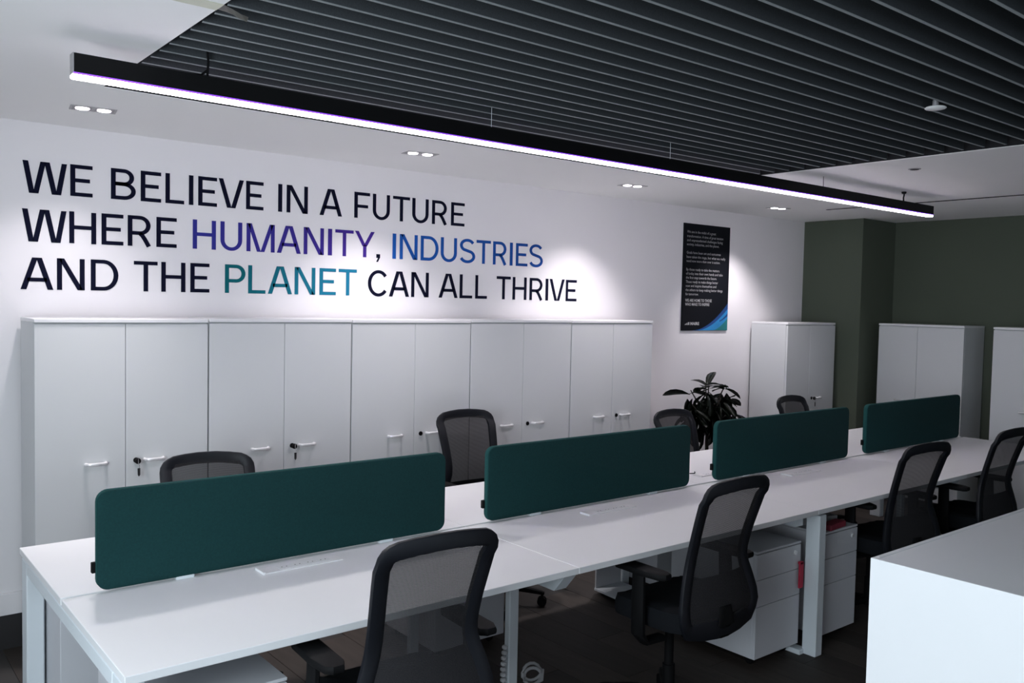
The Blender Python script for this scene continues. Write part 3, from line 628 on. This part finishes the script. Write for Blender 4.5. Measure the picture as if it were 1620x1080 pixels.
def make_chair():
    t = link('office_chair', None)
    pts = []
    ts = [0.045, 0.09, 0.14, 0.2, 0.27, 0.32, 0.38, 0.44, 0.5, 0.55, 0.6, 0.66, 0.73, 0.8, 0.87]
    cv = lambda x, hw: 0.028*(1-(x/hw)**2) if hw else 0      # the back is slightly hollow
    right = [(outline(s)[0]-0.018, outline(s)[1]+0.01, ZB+s*(ZT-ZB)) for s in ts]
    right += [(0.1745, -0.311, 0.942), (0.1725, -0.317, 0.957), (0.166, -0.322, 0.969), (0.155, -0.326, 0.977)]
    top = [(x, -0.33-0.022*(1-(x/0.17)**2)+0.004, ZT-0.022+0.017*(1-(x/0.17)**2)) for x in (0.138, 0.09, 0.035, -0.035, -0.09, -0.138)]
    bot = [(x, -0.247-0.02*(1-(x/0.17)**2), ZB+0.028-0.012*(1-(x/0.15)**2)) for x in (-0.16, -0.10, -0.04, 0.04, 0.10, 0.16)]
    loop = right+top+[(-x, y, z) for x, y, z in right[::-1]]+bot
    rad = [(0.025, 0.012)]*len(right)+[(0.026, 0.010)]*6+[(0.025, 0.012)]*len(right)+[(0.043, 0.014)]*6
    rad[0] = rad[len(right)*2+5] = (0.033, 0.013)
    MB().tube(loop, rad, 12, closed=True, ref=(0, -1, 0), flat=0.6).build('back_frame', m_frame, t, True)
    b = bmesh.new(); rows = []
    for i in range(17):
        s = 0.02+0.955*i/16; hw, y = outline(s); hw = max(hw-0.026, 0.05)
        rows.append([b.verts.new((hw*k/4, y+0.006-0.022*(1-(k/4)**2), ZB+s*(ZT-ZB))) for k in range(-4, 5)])
    for A, B in zip(rows, rows[1:]):
        for k in range(8): b.faces.new((A[k], A[k+1], B[k+1], B[k]))
    q = MB(); q.join(b); q.build('back_mesh', m_mesh, t, True)
    b = bmesh.new(); rows = []
    for i in range(9):
        s = 0.05+0.31*i/8; hw, y = outline(s); hw = max(hw-0.03, 0.05)
        rows.append([b.verts.new((hw*k/4, y+0.012-0.020*(1-(k/4)**2)+(0.004 if i in (0, 8) else 0), ZB+s*(ZT-ZB))) for k in range(-4, 5)])
    for A, B in zip(rows, rows[1:]):
        for k in range(8): b.faces.new((A[k], A[k+1], B[k+1], B[k]))
    bmesh.ops.solidify(b, geom=b.faces[:], thickness=-0.008)
    q = MB(); q.join(b); q.build('lumbar_panel', m_lumbar, t, True)
    # seat cushion
    b = bmesh.new(); n = 28; rings = []
    for z, k in ((0.405, 0.90), (0.412, 0.975), (0.432, 1.0), (0.455, 0.995), (0.474, 0.96), (0.483, 0.85), (0.480, 0.45)):
        ring = []
        for i in range(n):
            a = 2*PI*i/n; c, s = math.cos(a), math.sin(a)
            x = 0.235*math.copysign(abs(c)**0.55, c)*k; y = 0.222*math.copysign(abs(s)**0.55, s)*k-0.05
            ring.append(b.verts.new((x, y, z-max(0, y-0.06)*0.16+(0.012 if abs(x) > 0.17 and z > 0.47 else 0))))
        rings.append(ring)
    for A, B in zip(rings, rings[1:]):
        for i in range(n): b.faces.new((A[i], A[(i+1) % n], B[(i+1) % n], B[i]))
    b.faces.new(rings[0]); b.faces.new(rings[-1]); bmesh.ops.recalc_face_normals(b, faces=b.faces)
    q = MB(); q.join(b); q.build('seat', m_seat, t, True)
    MB().box(-0.09, 0.09, -0.13, 0.12, 0.35, 0.404, bev=0.015).build('tilt_mechanism', m_black, t, True)
    MB().tube([(0, -0.10, 0.372), (0, -0.21, 0.362), (0, -0.27, 0.385), (0, -0.283, 0.43), (0, -0.277, 0.50)], [(0.045, 0.012), (0.045, 0.012), (0.05, 0.012), (0.05, 0.010), (0.035, 0.006)], 10, ref=(0, -0.6, 1), flat=0.7).build('back_bracket', m_black, t, True)
    MB().tube([(0.09, -0.02, 0.375), (0.2, -0.03, 0.372), (0.235, -0.06, 0.37)], 0.006, 6).build('tilt_lever', m_black, t, True)
    for s in (-1, 1):
        MB().tube([(s*0.13, -0.07, 0.385), (s*0.235, -0.07, 0.39), (s*0.27, -0.07, 0.43), (s*0.272, -0.07, 0.54), (s*0.268, -0.065, 0.667)], [(0.012, 0.03), (0.012, 0.03), (0.016, 0.032), (0.015, 0.032), (0.013, 0.03)], 10, ref=(0, 1, 0), flat=0.7).build('arm_post', m_black, t, True)
        MB().prism([(s*0.258+dx*0.5, dy-0.085) for dx, dy in [(0.085, 0.12), (0.06, 0.15), (-0.03, 0.152), (-0.075, 0.12), (-0.08, -0.02), (-0.06, -0.10), (-0.02, -0.118), (0.05, -0.115), (0.08, -0.08)]], 2, 0.666, 0.693, bev=0.009).build('arm_pad', m_black, t, True)
    MB().lathe([(0.026, 0.115), (0.026, 0.22), (0.019, 0.221), (0.019, 0.36)], 14).build('gas_lift', m_black, t, True)
    MB().lathe([(0.03, 0.07), (0.045, 0.075), (0.048, 0.10), (0.03, 0.118)], 16).build('hub', m_black, t, True)
    for k in range(5):
        a = 2*PI*k/5+0.3; d = Vector((math.cos(a), math.sin(a), 0))
        lg = MB().tube([d*0.03+Vector((0, 0, 0.096)), d*0.16+Vector((0, 0, 0.092)), d*0.28+Vector((0, 0, 0.074)), d*0.298+Vector((0, 0, 0.07))], [(0.026, 0.018), (0.022, 0.016), (0.017, 0.011), (0.012, 0.009)], 8, ref=(0, 0, 1), flat=0.7).build('leg', m_black, t, True)
        cst = MB(); p = d*0.285
        for off in (-0.014, 0.014):
            w_ = bmesh.new(); nr = Vector((-d.y, d.x, 0)); rings = []
            for r_, h_ in ((0.022, -0.009), (0.0265, -0.005), (0.0265, 0.005), (0.022, 0.009)):
                rings.append([w_.verts.new(p+nr*(off+h_)+d*r_*math.cos(2*PI*i/14)+Vector((0, 0, 0.0265+r_*math.sin(2*PI*i/14)))) for i in range(14)])
            for A, B in zip(rings, rings[1:]):
                for i in range(14): w_.faces.new((A[i], A[(i+1) % 14], B[(i+1) % 14], B[i]))
            w_.faces.new(rings[0]); w_.faces.new(rings[-1]); bmesh.ops.recalc_face_normals(w_, faces=w_.faces)
            cst.join(w_)
        cst.tube([p+Vector((0, 0, 0.02)), p+Vector((0, 0, 0.068))], 0.007, 8)
        cst.build('caster', m_black, lg, True)
    return t
UPPER = ('back_frame', 'back_mesh', 'lumbar_panel', 'seat', 'tilt_mechanism', 'back_bracket', 'tilt_lever', 'arm_post', 'arm_pad')
chair0 = make_chair(); used = []
def chair(label, bx_, by_, ang, far=False, ztop=1.0, spin=0.0, sc=1.0):
    """(bx_, by_): where the top of the backrest stands; ang: heading in degrees away from the desk line"""
    t = chair0 if not used else copy_tree(chair0); used.append(t)
    rz = math.radians(ang)+(PI if far else 0)
    c, s = math.cos(rz), math.sin(rz); oy = -0.335
    t.location = (bx_+s*oy, by_-c*oy, 0); t.rotation_euler = (0, 0, rz)
    tag(t, label, 'chair', 'black mesh office chairs around the bench')
    for ch in t.children:
        if ch.name.split('.')[0] in UPPER: ch.location.z = min(0, ztop-1.0) if ch.name.startswith('arm') else ztop-1.0
        if ch.name.split('.')[0] in ('leg', 'hub'): ch.rotation_euler = (0, 0, spin)
    return t
chair('black mesh office chair nearest the camera, cut off by the lower picture edge', 1.375, -2.71, -3.0, False, 1.045, -0.56)
chair('black mesh office chair in front of the pedestal with the red ribbon', 2.765, -2.69, 0.0, False, 1.043, 0.5)
chair('black mesh office chair partly behind the low cabinet, right of the two pedestals', 4.525, -2.575, -8.0, False, 1.008, 0.2)
chair('black mesh office chair at the right picture edge', 5.45, -2.63, -3.0, False, 1.02, 0.9)
chair('black mesh office chair whose top shows above the nearest screen, before the cabinets', 1.365, -0.885, -13, True, 0.998, -0.61)
chair('black mesh office chair seen in the gap between the first two screens', 3.02, -0.52, -4, True, 1.045, -0.38)
chair('black mesh office chair whose top shows in front of the plant', 4.57, -0.79, 0, True, 0.98)
chair('black mesh office chair whose top shows before the cabinet by the green column', 6.07, -0.72, 0, True, 0.99)

# ------------------------------------------------------------------ plant
PXc, PYc = 5.46, -0.40
t = thing('potted_plant', 'tall potted plant with dark glossy drooping leaves by the white wall', 'plant', (PXc, PYc, 0))
MB().lathe([(0.12, 0.0), (0.125, 0.01), (0.16, 0.30), (0.165, 0.31), (0.15, 0.31), (0.145, 0.28)], 24).build('pot', m_pot, t, True)
MB().lathe([(0.144, 0.272), (0.144, 0.281)], 20).build('soil', m_soil, t)
MB().tube([(0, 0, 0.27), (0.004, 0, 0.45), (-0.004, 0.004, 0.65), (0, 0, 0.82), (0.0, 0, 1.0)], [(0.014, 0.014)]*4+[(0.008, 0.008)], 8).build('trunk', m_stem, t, True)
tips = [(-0.22, 0.0, 1.06), (-0.11, -0.05, 1.10), (0.03, 0.03, 1.10), (0.15, -0.04, 1.09), (0.25, 0.02, 0.99), (-0.24, -0.04, 0.95), (0.02, -0.1, 1.0), (0.17, 0.06, 0.92), (-0.14, 0.04, 0.90), (-0.06, -0.1, 0.96), (0.24, -0.05, 0.88)]
for x, y, z in tips: MB().tube([(0, 0, 0.74), (x*0.45, y*0.5, 0.72+(z-0.72)*0.6), (x, y, z)], [(0.009, 0.009), (0.007, 0.007), (0.004, 0.004)], 6).build('branch', m_stem, t, True)
def leaf_mesh(L, Wd, droop):
    b = bmesh.new(); rows = []
    prof = [(0.0, 0.08), (0.12, 0.30), (0.32, 0.72), (0.55, 0.97), (0.76, 1.0), (0.92, 0.66), (1.0, 0.12)]
    for s, k in prof:
        x = L*s; z = -droop*L*s*s; w = Wd/2*k
        rows.append([b.verts.new((x, -w, z+w*0.35)), b.verts.new((x, 0, z)), b.verts.new((x, w, z+w*0.35))])
    for A, B in zip(rows, rows[1:]):
        for k in range(2): b.faces.new((A[k], B[k], B[k+1], A[k+1]))
    bmesh.ops.solidify(b, geom=b.faces[:], thickness=0.0015)
    me = bpy.data.meshes.new('leaf'); b.to_mesh(me); b.free(); me.materials.append(m_leaf)
    for p in me.polygons: p.use_smooth = True
    return me
LM = [leaf_mesh(0.20, 0.085, 0.2), leaf_mesh(0.23, 0.095, 0.35), leaf_mesh(0.17, 0.08, 0.08), leaf_mesh(0.21, 0.09, 0.5)]
R = random.Random(11)
for bi, (x, y, z) in enumerate(tips):
    n = 12 if bi > 5 else 10
    for k in range(n):
        f = 1-0.13*(k//4); a = 2.4*k+R.uniform(-0.4, 0.4)+bi
        pitch = R.uniform(-0.9, 0.2) if (k < 3 and bi < 5) else R.uniform(0.35, 1.35)
        o = link('leaf', R.choice(LM), t, (x*f+R.uniform(-.02, .02), y*f+R.uniform(-.02, .02), z*0.97-0.035*(k//3)))
        o.rotation_euler = Euler((R.uniform(-0.6, 0.6), pitch, a), 'XYZ')
        o.scale = [R.uniform(0.65, 0.9)]*3
